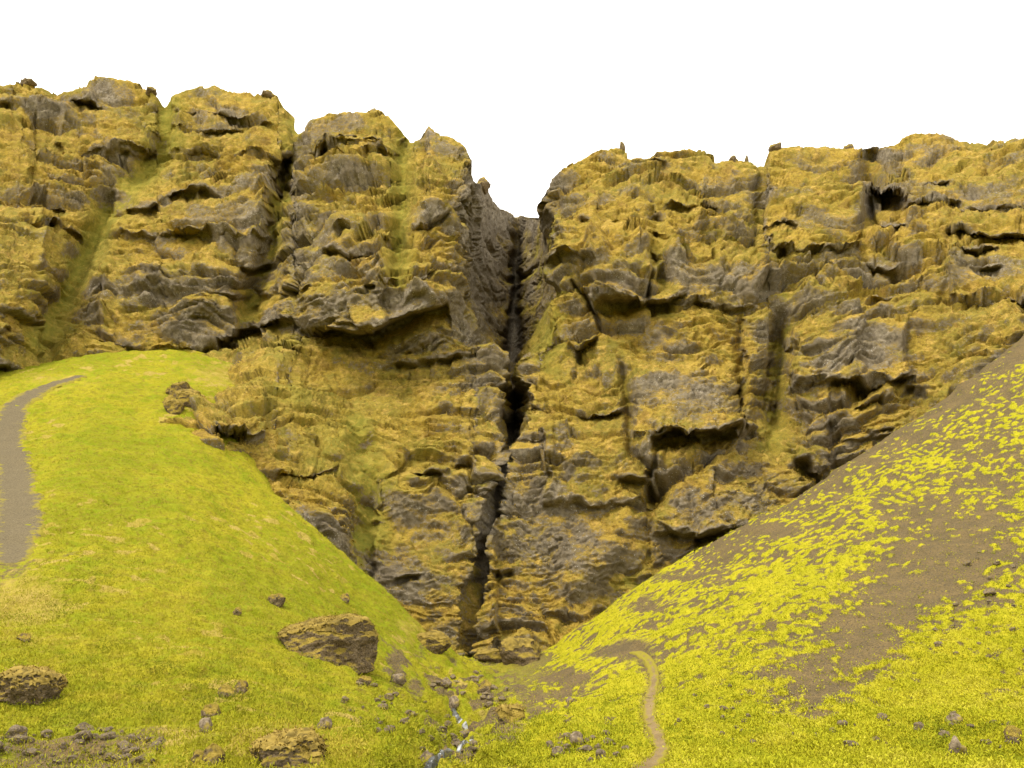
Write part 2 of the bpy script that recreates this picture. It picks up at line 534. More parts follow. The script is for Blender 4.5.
def carve(pts, wid, dep):
    d, fr = seg_dist(PXG, ROWG, pts)
    w = np.interp(fr, np.linspace(0, 1, len(wid)), wid)
    return dep * (1 - sstep(0.6, 1.3, d / w))
Zg = Zg - carve(PATH_FAR, [7, 8, 10, 16, 20, 24, 18], 0.22) - carve(PATH_NEAR, [5, 6, 7, 9, 10, 14, 30, 40], 0.13)
Zg = Zg - carve(STREAM, [4, 5, 6, 7, 7, 8], 0.35)
dd, _ = seg_dist(PXG, ROWG, PATH_NEAR)
dry = np.maximum(dry, 0.8 * np.exp(-(dd / 20) ** 2))
mossm = mossm * (1 - 0.6 * np.exp(-(dd / 14) ** 2))
ROWG = row_of(YG, Zg)
XG = x_of(PXG, YG, Zg)
GV = np.stack([XG, YG, Zg], -1)
me = mesh_from('ground', GV.reshape(-1, 3), grid_faces(*Zg.shape), {'scree': scree, 'moss': mossm, 'dirt': dirt, 'dry': dry})
tag(link('ground', me, M_GROUND), kind='structure')

# the plain the whole hillside stands on
pl = np.array([[-3000, -3000, -1.2], [3000, -3000, -1.2], [3000, 3000, -1.2], [-3000, 3000, -1.2]], float)
me = mesh_from('plain', pl, np.array([[0, 1, 2, 3]]), {'scree': np.zeros(4), 'moss': np.zeros(4), 'dirt': np.zeros(4), 'dry': np.full(4, .3)})
tag(link('plain', me, M_GROUND), kind='structure')


def ground_hit(px, py):
    """first ground point seen along (px,py): world xyz and metres per pixel"""
    j = int(np.clip(np.searchsorted(pxg, px), 0, len(pxg) - 1))
    r = ROWG[:, j]
    ok = np.where((r <= py) & (Yg > 14))[0]
    i = ok[0] if len(ok) else len(Yg) - 8
    p = GV[i, j]
    return p.copy(), i, j


def gz(px, Y):
    j = int(np.clip(np.searchsorted(pxg, px), 1, len(pxg) - 1))
    i = int(np.clip(np.searchsorted(Yg, Y), 1, len(Yg) - 1))
    return Zg[i, j]


# smooth resampling of a pixel polyline into ground strip
def strip(name, pts, wid, lift, mat, attrs_fn, n=260, m=13, kind='structure', crown=0.0):
    pts = np.array(pts, float)
    L = np.concatenate([[0], np.cumsum(np.hypot(*(pts[1:] - pts[:-1]).T))])
    s = np.linspace(0, L[-1], n)
    cxp = np.interp(s, L, pts[:, 0])
    cyp = np.interp(s, L, pts[:, 1])
    for _ in range(3):
        k = np.ones(9) / 9
        cxp = np.convolve(np.pad(cxp, 4, mode='edge'), k, 'valid')
        cyp = np.convolve(np.pad(cyp, 4, mode='edge'), k, 'valid')
    ctr = np.array([ground_hit(a, min(b, 800))[0] for a, b in zip(cxp, cyp)])
    for _ in range(3):
        for c in range(3):
            ctr[:, c] = np.convolve(np.pad(ctr[:, c], 4, mode='edge'), np.ones(9) / 9, 'valid')
    wpx = np.interp(np.linspace(0, 1, n), np.linspace(0, 1, len(wid)), wid)
    wm = wpx * ctr[:, 1] / F
    tan = np.gradient(ctr[:, :2], axis=0)
    tan /= np.linalg.norm(tan, axis=1)[:, None] + 1e-9
    nor = np.stack([tan[:, 1], -tan[:, 0]], 1)
    V = np.zeros((n, m, 3))
    for k, u in enumerate(np.linspace(-1, 1, m)):
        ed = 1 + 0.42 * fbm(ctr[:, 0] / 1.4 + (3 if u > 0 else 40), ctr[:, 1] / 1.4, ctr[:, 2] * 0, 5, 0.7)
        V[:, k, :2] = ctr[:, :2] + nor * (wm * ed * u)[:, None]
    # height: taken from the ground below each vertex, with the edges sunk
    t = None
    for a in range(n):
        for k in range(m):
            x, y = V[a, k, 0], V[a, k, 1]
            px = 512 + x / y * F * (CP)
            for _ in range(4):
                z = gz(px, y)
                tt = (z - CAMZ) / y
                yc = (tt * CP - SP) / (CP + tt * SP)
                px = 512 + x * F / y * (CP - yc * SP)
            V[a, k, 2] = z
    V[:, :, 2] = blur(V[:, :, 2], 3)
    u = np.linspace(-1, 1, m)[None, :]
    en = np.linspace(0, 1, n)[:, None]
    V[:, :, 2] -= 0.3 * (1 - sstep(0, 0.05, en)) + 0.3 * sstep(0.93, 1, en)
    V[:, :, 2] += lift - 0.25 * sstep(0.72, 1.0, np.abs(u)) + 0.02 * fbm(V[:, :, 0] / .4, V[:, :, 1] / .4, 0 * V[:, :, 0], 2)
    me = mesh_from(name, V.reshape(-1, 3), grid_faces(n, m), attrs_fn(V))
    return tag(link(name, me, mat), kind=kind)


strip('path_upper', PATH_FAR, [6, 13, 17, 23, 27, 28, 13], 0.10, M_PATH, lambda V: {'grey': np.full(V.shape[:2], .9), 'edge': np.repeat(np.abs(np.linspace(-1, 1, V.shape[1]))[None], V.shape[0], 0)})
strip('path_lower', PATH_NEAR, [3, 5, 7, 8, 10, 17, 30, 40], 0.05, M_PATH, lambda V: {'grey': np.full(V.shape[:2], .1), 'edge': np.repeat(np.abs(np.linspace(-1, 1, V.shape[1]))[None], V.shape[0], 0) * .9 + .18 + .7 * (1 - sstep(0, .3, np.linspace(0, 1, V.shape[0])))[:, None]})

# stream: narrow water with two little falls, sunk in its bed
def foam(V):
    r = row_of(V[:, :, 1], V[:, :, 2])
    f = np.zeros(V.shape[:2])
    for (a, b) in [(697, 707), (716, 731), (740, 750)]:
        f = np.maximum(f, sstep(a - 2, a + 1, r) * (1 - sstep(b - 1, b + 2, r)))
    n = fbm(V[:, :, 0] / .25, V[:, :, 1] / .5, 0 * r, 2)
    return {'foam': np.clip(f * (0.45 + 1.0 * n), 0, 1)}
strip('stream', STREAM, [1.2, 1.6, 2.0, 2.2, 2.2, 2.4, 3, 4], 0.20, M_WATER, foam, n=160, m=9)

# ------------------------------------------------------------------ CLIFF
sky_tab = np.array([(-300, 92), (-60, 90), (0, 88), (14, 86), (19, 79), (33, 82), (41, 88), (70, 88), (88, 82), (95, 76), (115, 80), (140, 86), (157, 96), (164, 104), (170, 95), (185, 90), (200, 87), (215, 86), (238, 94),
                    (262, 95), (278, 97), (283, 107), (293, 117), (297, 131), (302, 128), (310, 119), (335, 114), (355, 110), (375, 110), (390, 118), (397, 125), (403, 131), (411, 138), (420, 137), (429, 125), (440, 132), (455, 138),
                    (466, 148), (471, 166), (475, 183), (488, 186), (494, 197), (499, 207), (510, 212), (525, 217), (540, 218), (545, 207), (550, 190), (558, 176), (575, 164), (600, 156), (618, 152), (640, 156), (658, 148), (690, 146),
                    (720, 157), (745, 160), (764, 163), (769, 152), (790, 149), (830, 150), (860, 152), (888, 144), (903, 137), (930, 135), (960, 138), (990, 137), (1024, 133), (1130, 124), (1350, 110)], float)
cpx_ = np.concatenate([np.linspace(-300, -20, 90)[:-1], np.linspace(-20, 450, 400)[:-1], np.linspace(450, 575, 170)[:-1], np.linspace(575, 1044, 400)[:-1], np.linspace(1044, 1350, 90)])
NR = 560
bot = 735.0
top = np.interp(cpx_, sky_tab[:, 0], sky_tab[:, 1])
sv = np.linspace(0, 1, NR)
PX = np.repeat(cpx_[None, :], NR, 0)
PY = bot + (top[None, :] - bot) * sv[:, None]

base = rbf([(-300, 380, 100), (-300, 90, 138), (0, 400, 103), (20, 300, 106), (0, 200, 120), (20, 90, 138), (60, 340, 116), (100, 250, 124), (110, 370, 115), (110, 352, 116), (150, 350, 117), (160, 385, 113), (200, 395, 106), (205, 350, 119), (270, 376, 102), (230, 412, 94), (196, 432, 90.5), (238, 462, 89.5), (110, 85, 142), (210, 290, 118), (210, 200, 128), (210, 95, 144),
            (250, 330, 121), (300, 345, 113), (330, 300, 110), (340, 220, 118), (350, 120, 137), (400, 360, 111), (340, 360, 111), (260, 420, 95), (300, 470, 93), (320, 530, 90.5), (335, 570, 90), (400, 440, 103), (400, 540, 99), (400, 640, 96),
            (440, 600, 97), (450, 480, 102), (450, 380, 109), (440, 300, 109), (440, 200, 120), (440, 140, 134), (490, 420, 107), (480, 660, 97), (475, 540, 100),
            (515, 220, 135), (515, 300, 124), (515, 400, 112), (560, 640, 97), (560, 540, 100), (560, 440, 106), (570, 340, 114), (580, 250, 122), (580, 170, 136),
            (640, 620, 99), (640, 500, 103), (640, 400, 108), (640, 300, 116), (640, 200, 127), (660, 150, 138), (740, 540, 100), (720, 450, 104), (690, 390, 107), (740, 300, 117), (740, 200, 130), (740, 160, 140),
            (800, 500, 106), (790, 400, 113), (840, 420, 108), (840, 330, 114), (840, 220, 128), (830, 152, 142), (900, 430, 106), (900, 330, 112), (890, 250, 124), (920, 200, 130), (900, 140, 146),
            (1000, 380, 105), (1000, 280, 113), (980, 200, 124), (1000, 138, 140), (1350, 400, 104), (1350, 120, 140), (100, 700, 95), (700, 720, 95), (1000, 600, 95), (-300, 700, 95), (1350, 700, 95)],
           PX, PY, 110, 110)
base = base + 1.5 * fbm(PX / 90, PY / 120, 0 * PX, 3)

# ravine
rt = np.array([(200, 474, 515, 549, 62), (230, 466, 517, 552, 58), (300, 460, 517, 566, 48), (335, 476, 513, 550, 40), (360, 492, 510, 530, 30), (378, 498, 510, 524, 20), (400, 496, 514, 534, 13), (430, 498, 513, 526, 14),
               (455, 503, 510, 518, 13), (475, 494, 505, 510, 6), (500, 482, 500, 504, 4.5), (530, 476, 491, 495, 4), (560, 472, 483, 487, 3.5), (600, 460, 479, 483, 3.5), (640, 456, 478, 482, 3.5), (700, 455, 477, 485, 3)], float)
eL, cc, eR, dep = [np.interp(PY, rt[:, 0], rt[:, i]) for i in (1, 2, 3, 4)]
wob = 2.2 * fbm(PX * 0 + 3, PY / 22, PX * 0, 3)
cc = cc + wob
uL = np.clip((PX - eL) / (cc - eL), 0, 1)
uR = np.clip((eR - PX) / (eR - cc), 0, 1)
prof = np.where(PX < cc, uL ** 0.85, uR ** 0.95)
rav = dep * prof
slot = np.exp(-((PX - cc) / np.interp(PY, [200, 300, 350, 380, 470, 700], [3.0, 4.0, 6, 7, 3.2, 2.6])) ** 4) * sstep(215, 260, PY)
base = base + rav
in_rav = prof

# gully grooves (pixel polyline, half width, depth m, green)
grooves = [([(166, 98), (168, 140), (140, 178), (112, 205), (95, 240), (66, 290), (48, 340)], 15, 4.5, .8),
           ([(296, 122), (290, 165), (284, 195), (270, 245), (255, 285), (243, 330)], 9, 6.0, .55),
           ([(284, 150), (283, 195)], 7, 7.0, .2),
           ([(404, 125), (402, 190), (397, 240), (398, 285)], 10, 3.4, .75),
           ([(655, 205), (656, 260), (672, 292)], 10, 4.0, .25),
           ([(782, 300), (777, 350), (772, 395), (775, 440)], 11, 6.0, .55),
           ([(742, 300), (742, 360), (745, 420)], 4, 1.8, 0),
           ([(622, 350), (626, 400), (630, 450), (648, 478), (666, 490)], 4.5, 3.0, .1),
           ([(875, 150), (868, 180), (882, 218)], 13, 7.0, .0),
           ([(760, 170), (757, 230), (735, 262)], 6, 2.5, .1),
           ([(800, 455), (812, 480), (830, 495)], 7, 5.0, .5),
           ([(355, 430), (372, 490), (375, 545)], 22, 3.0, .8),
           ([(560, 290), (545, 330), (520, 372)], 8, -2.5, .6),
           ([(500, 395), (505, 440)], 5, 2.0, 0),
           ([(285, 330), (300, 340), (240, 400)], 12, -1.5, .2),
           ([(550, 590), (600, 560), (640, 500)], 16, -2.0, 0),
           ([(420, 150), (425, 250), (428, 290)], 8, -1.5, 0),
           ]
green = np.zeros_like(PX)
Yc = base + np.interp(PY, [380, 450, 480, 640], [9, 5, 2.4, 1.6]) * slot
wx = PX + 3.0 * fbm(PX / 25, PY / 25, 0 * PX + 2, 3)
wy = PY + 3.0 * fbm(PX / 25, PY / 25, 0 * PX + 7, 3)
for pts, w, d, gr in grooves:
    ds, fr = seg_dist(wx, wy, pts)
    e = np.exp(-(ds / w) ** 2) * sstep(-0.02, 0.22, fr) * sstep(-0.02, 0.15, 1 - fr)
    Yc = Yc + d * e
    green = np.maximum(green, gr * np.exp(-(ds / (w * 1.1)) ** 2))
for (x, y, rx, ry, a) in [(370, 540, 26, 20, 1.0), (545, 335, 22, 40, .7), (400, 262, 14, 26, .8), (45, 340, 20, 20, .8), (290, 390, 30, 24, .5), (340, 440, 50, 60, .45), (400, 470, 70, 60, .22), (508, 270, 6, 12, .8), (540, 262, 20, 50, .7),
                          (160, 352, 60, 10, .7), (665, 310, 16, 8, .5), (640, 580, 40, 10, .5), (780, 400, 9, 50, .5), (950, 390, 30, 20, .25), (60, 280, 30, 40, .4)]:
    green = np.maximum(green, a * np.exp(-((PX - x) / rx) ** 2 - ((PY - y) / ry) ** 2))

# big blocks standing proud of the wall
boxcalm = np.zeros_like(PX)
ex = PX + 5.0 * fbm(PX / 16, PY / 16, 0 * PX + 12, 3)
ey = PY + 4.0 * fbm(PX / 16, PY / 16, 0 * PX + 17, 3)
for (x0, x1, y0, y1, d) in [(632, 741, 364, 434, 3.2), (302, 386, 225, 329, 2.4), (596, 648, 232, 304, 3.0), (655, 700, 196, 250, 1.8), (652, 758, 250, 300, 2.0), (744, 772, 310, 428, 2.2), (792, 905, 320, 382, 2.2), (840, 950, 388, 440, 1.5), (100, 236, 262, 342, 2.2),
                            (-40, 44, 205, 370, 4.5), (-40, 30, 120, 200, 2.0), (200, 266, 388, 430, 2.6), (300, 400, 112, 150, 2.4), (425, 470, 128, 215, 2.2), (404, 458, 216, 300, 1.6), (172, 290, 100, 150, 2.2), (60, 158, 84, 150, 2.0), (110, 270, 180, 236, 1.8),
                            (380, 500, 470, 660, 2.0), (545, 650, 430, 500, 1.8), (655, 795, 452, 528, 2.0), (700, 760, 150, 215, 1.6), (770, 860, 150, 250, 2.4), (905, 1060, 150, 205, 2.6), (950, 1080, 215, 295, 2.4), (800, 830, 385, 470, 1.5), (560, 600, 190, 262, 1.8)]:
    bx = sstep(x0 - 2, x0 + 3, ex) * (1 - sstep(x1 - 3, x1 + 2, ex)) * sstep(y0 - 6, y0 + 8, ey) * (1 - sstep(y1 - 3, y1 + 5, ey))
    Yc = Yc - d * bx
    boxcalm = np.maximum(boxcalm, 0.5 * sstep(x0, x0 + 14, ex) * (1 - sstep(x1 - 14, x1, ex)) * sstep(y0, y0 + 14, ey) * (1 - sstep(y1 - 14, y1, ey)))

# overhanging ledges: (polyline left->right, recess m, height px below the lip, lip m)
hangs = [([(861, 194), (872, 184), (890, 184), (906, 200)], 9.0, 36, 1.5), ([(298, 327), (318, 322), (350, 330), (372, 331), (390, 320), (420, 312), (450, 302), (458, 312)], 6.5, 22, 3.6),
         ([(180, 345), (210, 338), (232, 328), (250, 322), (275, 322), (300, 320)], 4.2, 16, 1.8),
         ([(650, 444), (668, 438), (690, 430), (715, 428), (742, 424)], 5.5, 18, 3.0),
         ([(602, 300), (612, 304), (628, 304), (645, 296), (668, 297), (690, 288)], 3.6, 14, 1.6),
         ([(690, 290), (712, 302), (722, 304)], 2.0, 8, 1.0),
         ([(655, 512), (680, 534), (715, 532), (762, 525)], 3.0, 12, 2.2),
         ([(610, 470), (640, 475), (668, 488)], 2.2, 9, 1.5),
         ([(832, 375), (850, 384), (880, 386), (915, 378)], 3.4, 11, 1.5),
         ([(838, 398), (860, 402), (885, 398)], 2.6, 8, .8), ([(898, 390), (920, 388), (940, 386)], 2.6, 8, 1.0),
         ([(945, 242), (965, 228), (990, 230), (1024, 226), (1060, 222)], 3.6, 12, 1.5),
         ([(950, 255), (975, 248), (1000, 243)], 2.6, 9, 1.2), ([(965, 268), (990, 264), (1010, 262)], 2.4, 8, 1.0),
         ([(970, 292), (1000, 296), (1024, 294), (1070, 290)], 3.4, 11, 1.4),
         ([(862, 195), (880, 222), (905, 232)], 4.0, 12, 1.0), ([(905, 205), (930, 202), (965, 196)], 3.0, 11, 1.5), ([(915, 185), (935, 180), (955, 175)], 2.4, 8, 1.0),
         ([(198, 432), (225, 431), (250, 424), (265, 415)], 3.0, 12, 2.0),
         ([(258, 470), (285, 472), (310, 470), (340, 462)], 2.2, 8, 1.2),
         ([(412, 468), (440, 470), (470, 462)], 2.8, 8, 1.3), ([(380, 365), (400, 360), (430, 358)], 2.2, 7, 1.0), ([(415, 358), (440, 354), (478, 356)], 2.0, 7, 1.0),
         ([(530, 405), (545, 412), (560, 410)], 2.8, 9, 1.5), ([(575, 412), (600, 408), (622, 405)], 2.8, 9, 1.5), ([(520, 440), (535, 448), (550, 444)], 2.4, 8, 1.2),
         ([(552, 330), (575, 345), (598, 335)], 3.0, 14, 1.6), ([(575, 285), (590, 300), (600, 320)], 4.0, 14, 1.0), ([(556, 262), (568, 268), (584, 262)], 2.0, 8, .8),
         ([(555, 220), (572, 210), (590, 216)], 2.2, 8, 1.2), ([(590, 235), (610, 230), (640, 226)], 2.0, 6, 1.2),
         ([(665, 200), (690, 205), (730, 198)], 2.6, 8, 1.0), ([(620, 165), (645, 162), (670, 166)], 2.0, 8, 1.0), ([(790, 245), (805, 252), (830, 240)], 2.0, 7, .8),
         ([(748, 260), (765, 252), (800, 256)], 2.6, 13, 1.2), ([(770, 215), (785, 208), (800, 214)], 2.4, 9, .9), ([(865, 262), (885, 265), (905, 260)], 2.0, 8, .9), ([(868, 298), (885, 298), (900, 292)], 1.8, 6, .8),
         ([(30, 222), (45, 226), (85, 236)], 3.2, 10, 1.4), ([(28, 205), (50, 200), (75, 208)], 3.0, 10, 1.4), ([(0, 105), (20, 100), (40, 108)], 2.4, 8, 1.0), ([(72, 98), (90, 95), (106, 104)], 3.0, 12, 1.2),
         ([(110, 210), (150, 205), (175, 190), (205, 186), (225, 195)], 2.6, 12, 1.4), ([(165, 232), (190, 236), (215, 232)], 2.6, 8, 1.0), ([(235, 258), (252, 264), (275, 258)], 2.6, 8, 1.0),
         ([(118, 155), (140, 158), (155, 150)], 2.4, 8, .8), ([(175, 112), (210, 106), (240, 112), (280, 120)], 2.4, 9, 1.4), ([(170, 120), (195, 126), (250, 118)], 2.0, 7, 1.0),
         ([(302, 160), (318, 158), (330, 150)], 3.2, 14, 1.2), ([(320, 140), (350, 142), (398, 134)], 2.6, 8, 1.6), ([(330, 165), (360, 158), (400, 150)], 1.8, 6, 1.0), ([(312, 245), (345, 252), (382, 240)], 2.2, 9, 1.2),
         ([(330, 232), (355, 228), (385, 232)], 2.0, 10, 1.0), ([(365, 285), (385, 284), (400, 276)], 2.4, 7, 1.0), ([(405, 275), (420, 272), (440, 265)], 2.0, 8, 1.0), ([(280, 285), (300, 290), (312, 280)], 2.6, 9, 1.2),
         ([(412, 222), (440, 220), (452, 212)], 2.0, 8, .9), ([(0, 360), (30, 370), (48, 365)], 2.4, 8, 1.8), ([(0, 330), (30, 318), (50, 310)], 1.8, 8, 1.2), ([(640, 240), (655, 240), (665, 246)], 2, 7, .6),
         ([(380, 580), (400, 575), (425, 572)], 1.6, 8, .7), ([(490, 570), (502, 575), (515, 570)], 1.8, 7, .8), ([(800, 420), (815, 425), (830, 420)], 1.8, 7, .7), ([(850, 430), (875, 432), (895, 426)], 1.8, 7, .8), ([(840, 465), (860, 455), (880, 455)], 1.8, 7, .8)]
for pts, d, h, lip in hangs:
    p = np.array(pts, float)
    sel = np.where((cpx_ > p[0, 0] - 12) & (cpx_ < p[-1, 0] + 12))[0]
    a, b = sel[0], sel[-1] + 1
    X, Yp = wx[:, a:b], PY[:, a:b]
    ly = np.interp(X, p[:, 0], p[:, 1]) + (2.2 * fbm(X / 22, X * 0 + pts[0][1], X * 0, 3, 0.5))
    v = Yp - ly
    q = np.clip(np.minimum(X - p[0, 0], p[-1, 0] - X) / (0.22 * (p[-1, 0] - p[0, 0])), 0, 1) ** 0.6
    if d < 3.5:
        q = q * (0.25 + 0.75 * sstep(-0.45, 0.10, fbm(X / 15, X * 0 + pts[0][0], X * 0 + 5, 3)))
    rec = d * sstep(-0.5, 4.5, v) * (1 - sstep(h * 0.35, h * 1.25, v))
    out = lip * np.exp(-np.clip(-v, 0, 1e3) / (h * 1.1)) * (1 - sstep(-0.5, 4.5, v))
    Yc[:, a:b] += q * (rec - out)

# world position and a smooth outward normal
X0, Y0, Z0 = at_y(PX, PY, Yc)


def normals(X, Y, Z):
    P = np.stack([X, Y, Z], -1)
    du = np.gradient(P, axis=1)
    dv = np.gradient(P, axis=0)
    n = np.cross(du, dv)
    return n / (np.linalg.norm(n, axis=-1, keepdims=True) + 1e-9)


sb = blur(base, 5)
NX = normals(*at_y(PX, PY, sb))

# stratified lumpy tuff, in metres (laid out on the smooth wall, so steps do not smear it)
Xs_, Ys_, Zs_ = X0, Y0, Z0
X0, Y0, Z0 = at_y(PX, PY, blur(base, 2))
wrp = 4.0 * fbm(X0 / 30, Y0 / 30, Z0 / 26, 3) + 1.5 * fbm(X0 / 8, Y0 / 8, Z0 / 8, 3) + 0.45 * fbm(X0 / 2.2, Y0 / 2.2, Z0 / 2.2, 2)
zz = Z0 - 0.12 * X0 + wrp + 0.05 * Y0


# faulted blocks: each one carries its layers a little higher or lower
fa, fb, fid = worley(X0 / 9.5 + 0.35 * (Y0 - 110) / 9.5 + 0.25 * Z0 / 9.5 + 0.35 * fbm(X0 / 9, Y0 / 9, Z0 / 9, 3), Z0 / 15 + 0.3 * fbm(X0 / 9, Y0 / 9, Z0 / 9 + 5, 3), 71)
fedge = 1 - sstep(0.0, 0.13, fb - fa)


def strata(th, amp, seed, hx, cut, gap, gcut):
    """terraces: an upright face, then a mossy top falling back; here and there a hollow under the face"""
    t = zz / th + seed * 3.7 + (fid - 0.5) * 0.9
    k = np.floor(t)
    f = t - k

    def strength(kk, c):
        a_ = fbm(X0 / hx + kk * 7.31 + seed, Y0 / hx + kk * 3.1, kk * 1.7, 3)
        return sstep(c - 0.4, c + 0.5, a_)
    w = 0.62 + 0.14 * fbm(X0 / hx + 3 + seed, Y0 / hx, k * 2.3, 2)
    prof = np.where(f < w, sstep(-0.15, 1.0, f / w) * 1.03, 1 - ((f - w) / (1 - w)) ** 1.25)
    g = strength(k + 1, gcut) * sstep(0.70, 0.90, f) * (1 - sstep(0.985, 1.0, f))
    lip = strength(k, gcut) * (1 - sstep(0.0, 0.30, f)) * sstep(0.0, 0.02, f)
    return amp * (0.25 + 0.75 * strength(k, cut)) * prof - gap * g + 0.45 * gap * lip


zone = 0.42 + 0.58 * sstep(-0.20, 0.35, fbm(X0 / 15 + 31, Y0 / 15, Z0 / 10, 3))
disp = strata(9.5, 2.3, 1, 12.0, -0.1, 1.9, 0.20) + zone * (strata(4.2, 1.1, 2, 5.0, 0.0, 2.2, 0.14) + strata(1.8, 0.46, 3, 2.6, 0.0, 1.5, 0.14) + strata(0.85, 0.20, 4, 1.6, 0.0, 0.6, 0.15))
disp = disp + 1.5 * fbm(X0 / 13, Y0 / 13, Z0 / 11, 2) + 1.1 * (fid - 0.5) - 0.9 * fedge * sstep(-0.3, 0.4, fbm(X0 / 12 + 4, Y0 / 12, Z0 / 12, 2))
f1, f2, cid = worley(X0 / 3.1 + 0.12 * Y0 + 0.4 * fbm(X0 / 3, Y0 / 3, Z0 / 3, 3), zz / 2.4, 23)
edge = 1 - sstep(0.0, 0.14, f2 - f1)
disp = disp + 0.5 * (cid - 0.5) * (1 - edge) - 0.25 * edge * sstep(-0.1, 0.5, fbm(X0 / 8 + 7, Y0 / 8, Z0 / 8, 2))
fine = 0.34 * fbm(X0 / 3.6, Y0 / 3.6, Z0 / 3.0, 4, 0.55) + 0.24 * fbm(X0 / 1.0, Y0 / 1.0, zz / 0.5, 3, 0.6)
fine = fine - 0.30 * sstep(0.35, 0.75, fbm(X0 / 2.2, Y0 / 2.2, zz / 0.8 + 50, 3))
X0, Y0, Z0 = Xs_, Ys_, Zs_
smoothz = np.clip(green * 1.1, 0, 1)
calm = np.exp(-((PX - 685) / 46) ** 4 - ((PY - 395) / 34) ** 4) * 0.65           # the big bare block
calm = np.maximum(calm, 0.6 * np.exp(-((PX - 370) / 60) ** 4 - ((PY - 305) / 14) ** 4))
calm = np.maximum(calm, 0.6 * np.exp(-((PX - 560) / 50) ** 4 - ((PY - 530) / 70) ** 4))
calm = np.maximum(calm, 0.55 * np.exp(-((PX - 340) / 120) ** 4 - ((PY - 420) / 85) ** 4))
for (x, y, rx, ry, a) in [(560, 545, 66, 80, .9), (420, 560, 55, 75, .9), (640, 560, 60, 50, .6), (480, 250, 30, 90, .4), (680, 395, 52, 36, .8), (230, 320, 50, 14, .6), (620, 330, 40, 40, .35), (900, 320, 60, 40, .35), (150, 260, 30, 60, .35)]:
    calm = np.maximum(calm, a * np.exp(-((PX - x) / rx) ** 4 - ((PY - y) / ry) ** 4))
calm = np.maximum(calm, boxcalm)
flat_ = np.maximum(np.clip(smoothz, 0, 1) * 0.85, calm)
rimf = 1 - (0.40 + 0.5 * np.exp(-((PX - 432) / 12) ** 2)) * sstep(0.94, 1.0, sv)[:, None]
rv = 1 - np.interp(PY, [440, 480], [0.45, 0.8]) * sstep(0.05, 0.4, in_rav)
disp = (disp * (1 - flat_) * rimf + fine * (1 - 0.75 * smoothz) * (0.75 + 0.25 * rimf)) * rv
disp = disp + calm * (0.55 * fbm(X0 / 2.0 + Z0 / 3.5, Y0 / 3, Z0 / 4.5, 4, 0.55) + 0.10 * fbm(X0 / .45, Y0 / .45, Z0 / .45, 2))
disp = disp - 0.9
CX, CY, CZ = X0 + NX[..., 0] * disp, Y0 + NX[..., 1] * disp, Z0 + NX[..., 2] * disp

# plateau behind the rim
NB = 34
back = np.geomspace(0.4, 90, NB)
rimx, rimy, rimz = CX[-1], CY[-1], CZ[-1]
px_, py_, pz_ = [], [], []
for k in range(NB):
    yy = rimy + back[k]
    xx = rimx * (1 + back[k] / rimy)
    nz = fbm(xx / 4, yy / 4, 0 * xx, 3)
    px_.append(xx)
    py_.append(yy)
    pz_.append(rimz + 0.12 * back[k] * (back[k] < 8) + 0.96 * (back[k] >= 8) - 0.05 * back[k] + np.clip(back[k], 0, 1.5) * 0.35 * nz)
CX = np.concatenate([CX, np.array(px_)])
CY = np.concatenate([CY, np.array(py_)])
CZ = np.concatenate([CZ, np.array(pz_)])
NF = normals(CX, CY, CZ)
nzf = NF[..., 2]
nzs = blur(nzf, 2)
greenf = np.concatenate([green, np.repeat(green[-1:] * 0 + 0.15, NB, 0)])
bn = fbm(CX / 7, CY / 7, CZ / 5, 3)
bare = np.zeros_like(PX)
for (x, y, rx, ry, a) in [(690, 395, 48, 32, .85), (700, 275, 50, 20, .5), (625, 285, 24, 20, .55), (860, 350, 60, 30, .45), (485, 250, 28, 90, .85), (530, 280, 20, 80, .30), (905, 200, 50, 26, .55), (980, 190, 60, 24, .35), (985, 260, 40, 30, .3), (350, 300, 60, 18, .4), (330, 245, 60, 26, .35), (170, 200, 55, 16, .5), (220, 320, 60, 16, .45),
                          (560, 540, 60, 60, .48), (400, 570, 46, 50, .42), (520, 600, 30, 50, .3), (500, 500, 20, 40, .3), (620, 230, 60, 50, .12), (20, 205, 30, 30, .3), (210, 105, 60, 12, .35), (80, 100, 60, 12, .3), (940, 140, 80, 8, .3), (300, 180, 16, 60, .45), (300, 240, 24, 60, .3),
                          (680, 520, 80, 50, .18), (880, 380, 50, 22, .35), (650, 480, 20, 50, .2), (860, 440, 60, 40, .2), (280, 325, 40, 10, .6)]:
    bare = np.maximum(bare, a * np.exp(-((PX - x) / rx) ** 2 - ((PY - y) / ry) ** 2))
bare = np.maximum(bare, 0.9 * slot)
bare = np.maximum(bare, 0.5 * np.exp(-((PY - top[None, :] - 7) / 10) ** 2) * sstep(-0.2, 0.5, fbm(PX / 25, PY / 12, 0 * PX + 44, 2)))
baref = np.concatenate([bare, np.repeat(bare[-1:], NB, 0)])
mossc = sstep(-0.34, 0.58, nzs + 0.30 * bn - baref * 0.75 + greenf * 0.35)
CV = np.stack([CX, CY, CZ], -1).reshape(-1, 3)
CFa = grid_faces(*CX.shape)
fpx = np.repeat(0.5 * (cpx_[:-1] + cpx_[1:])[None, :], CX.shape[0] - 1, 0).ravel()
ccf = np.concatenate([cc, np.repeat(cc[-1:], NB, 0)])
fcc = (ccf[:-1, :-1]).ravel()
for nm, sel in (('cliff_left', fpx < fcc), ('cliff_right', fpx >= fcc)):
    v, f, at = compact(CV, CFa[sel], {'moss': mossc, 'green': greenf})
    tag(link(nm, mesh_from(nm, v, f, at), M_CLIFF), kind='structure')

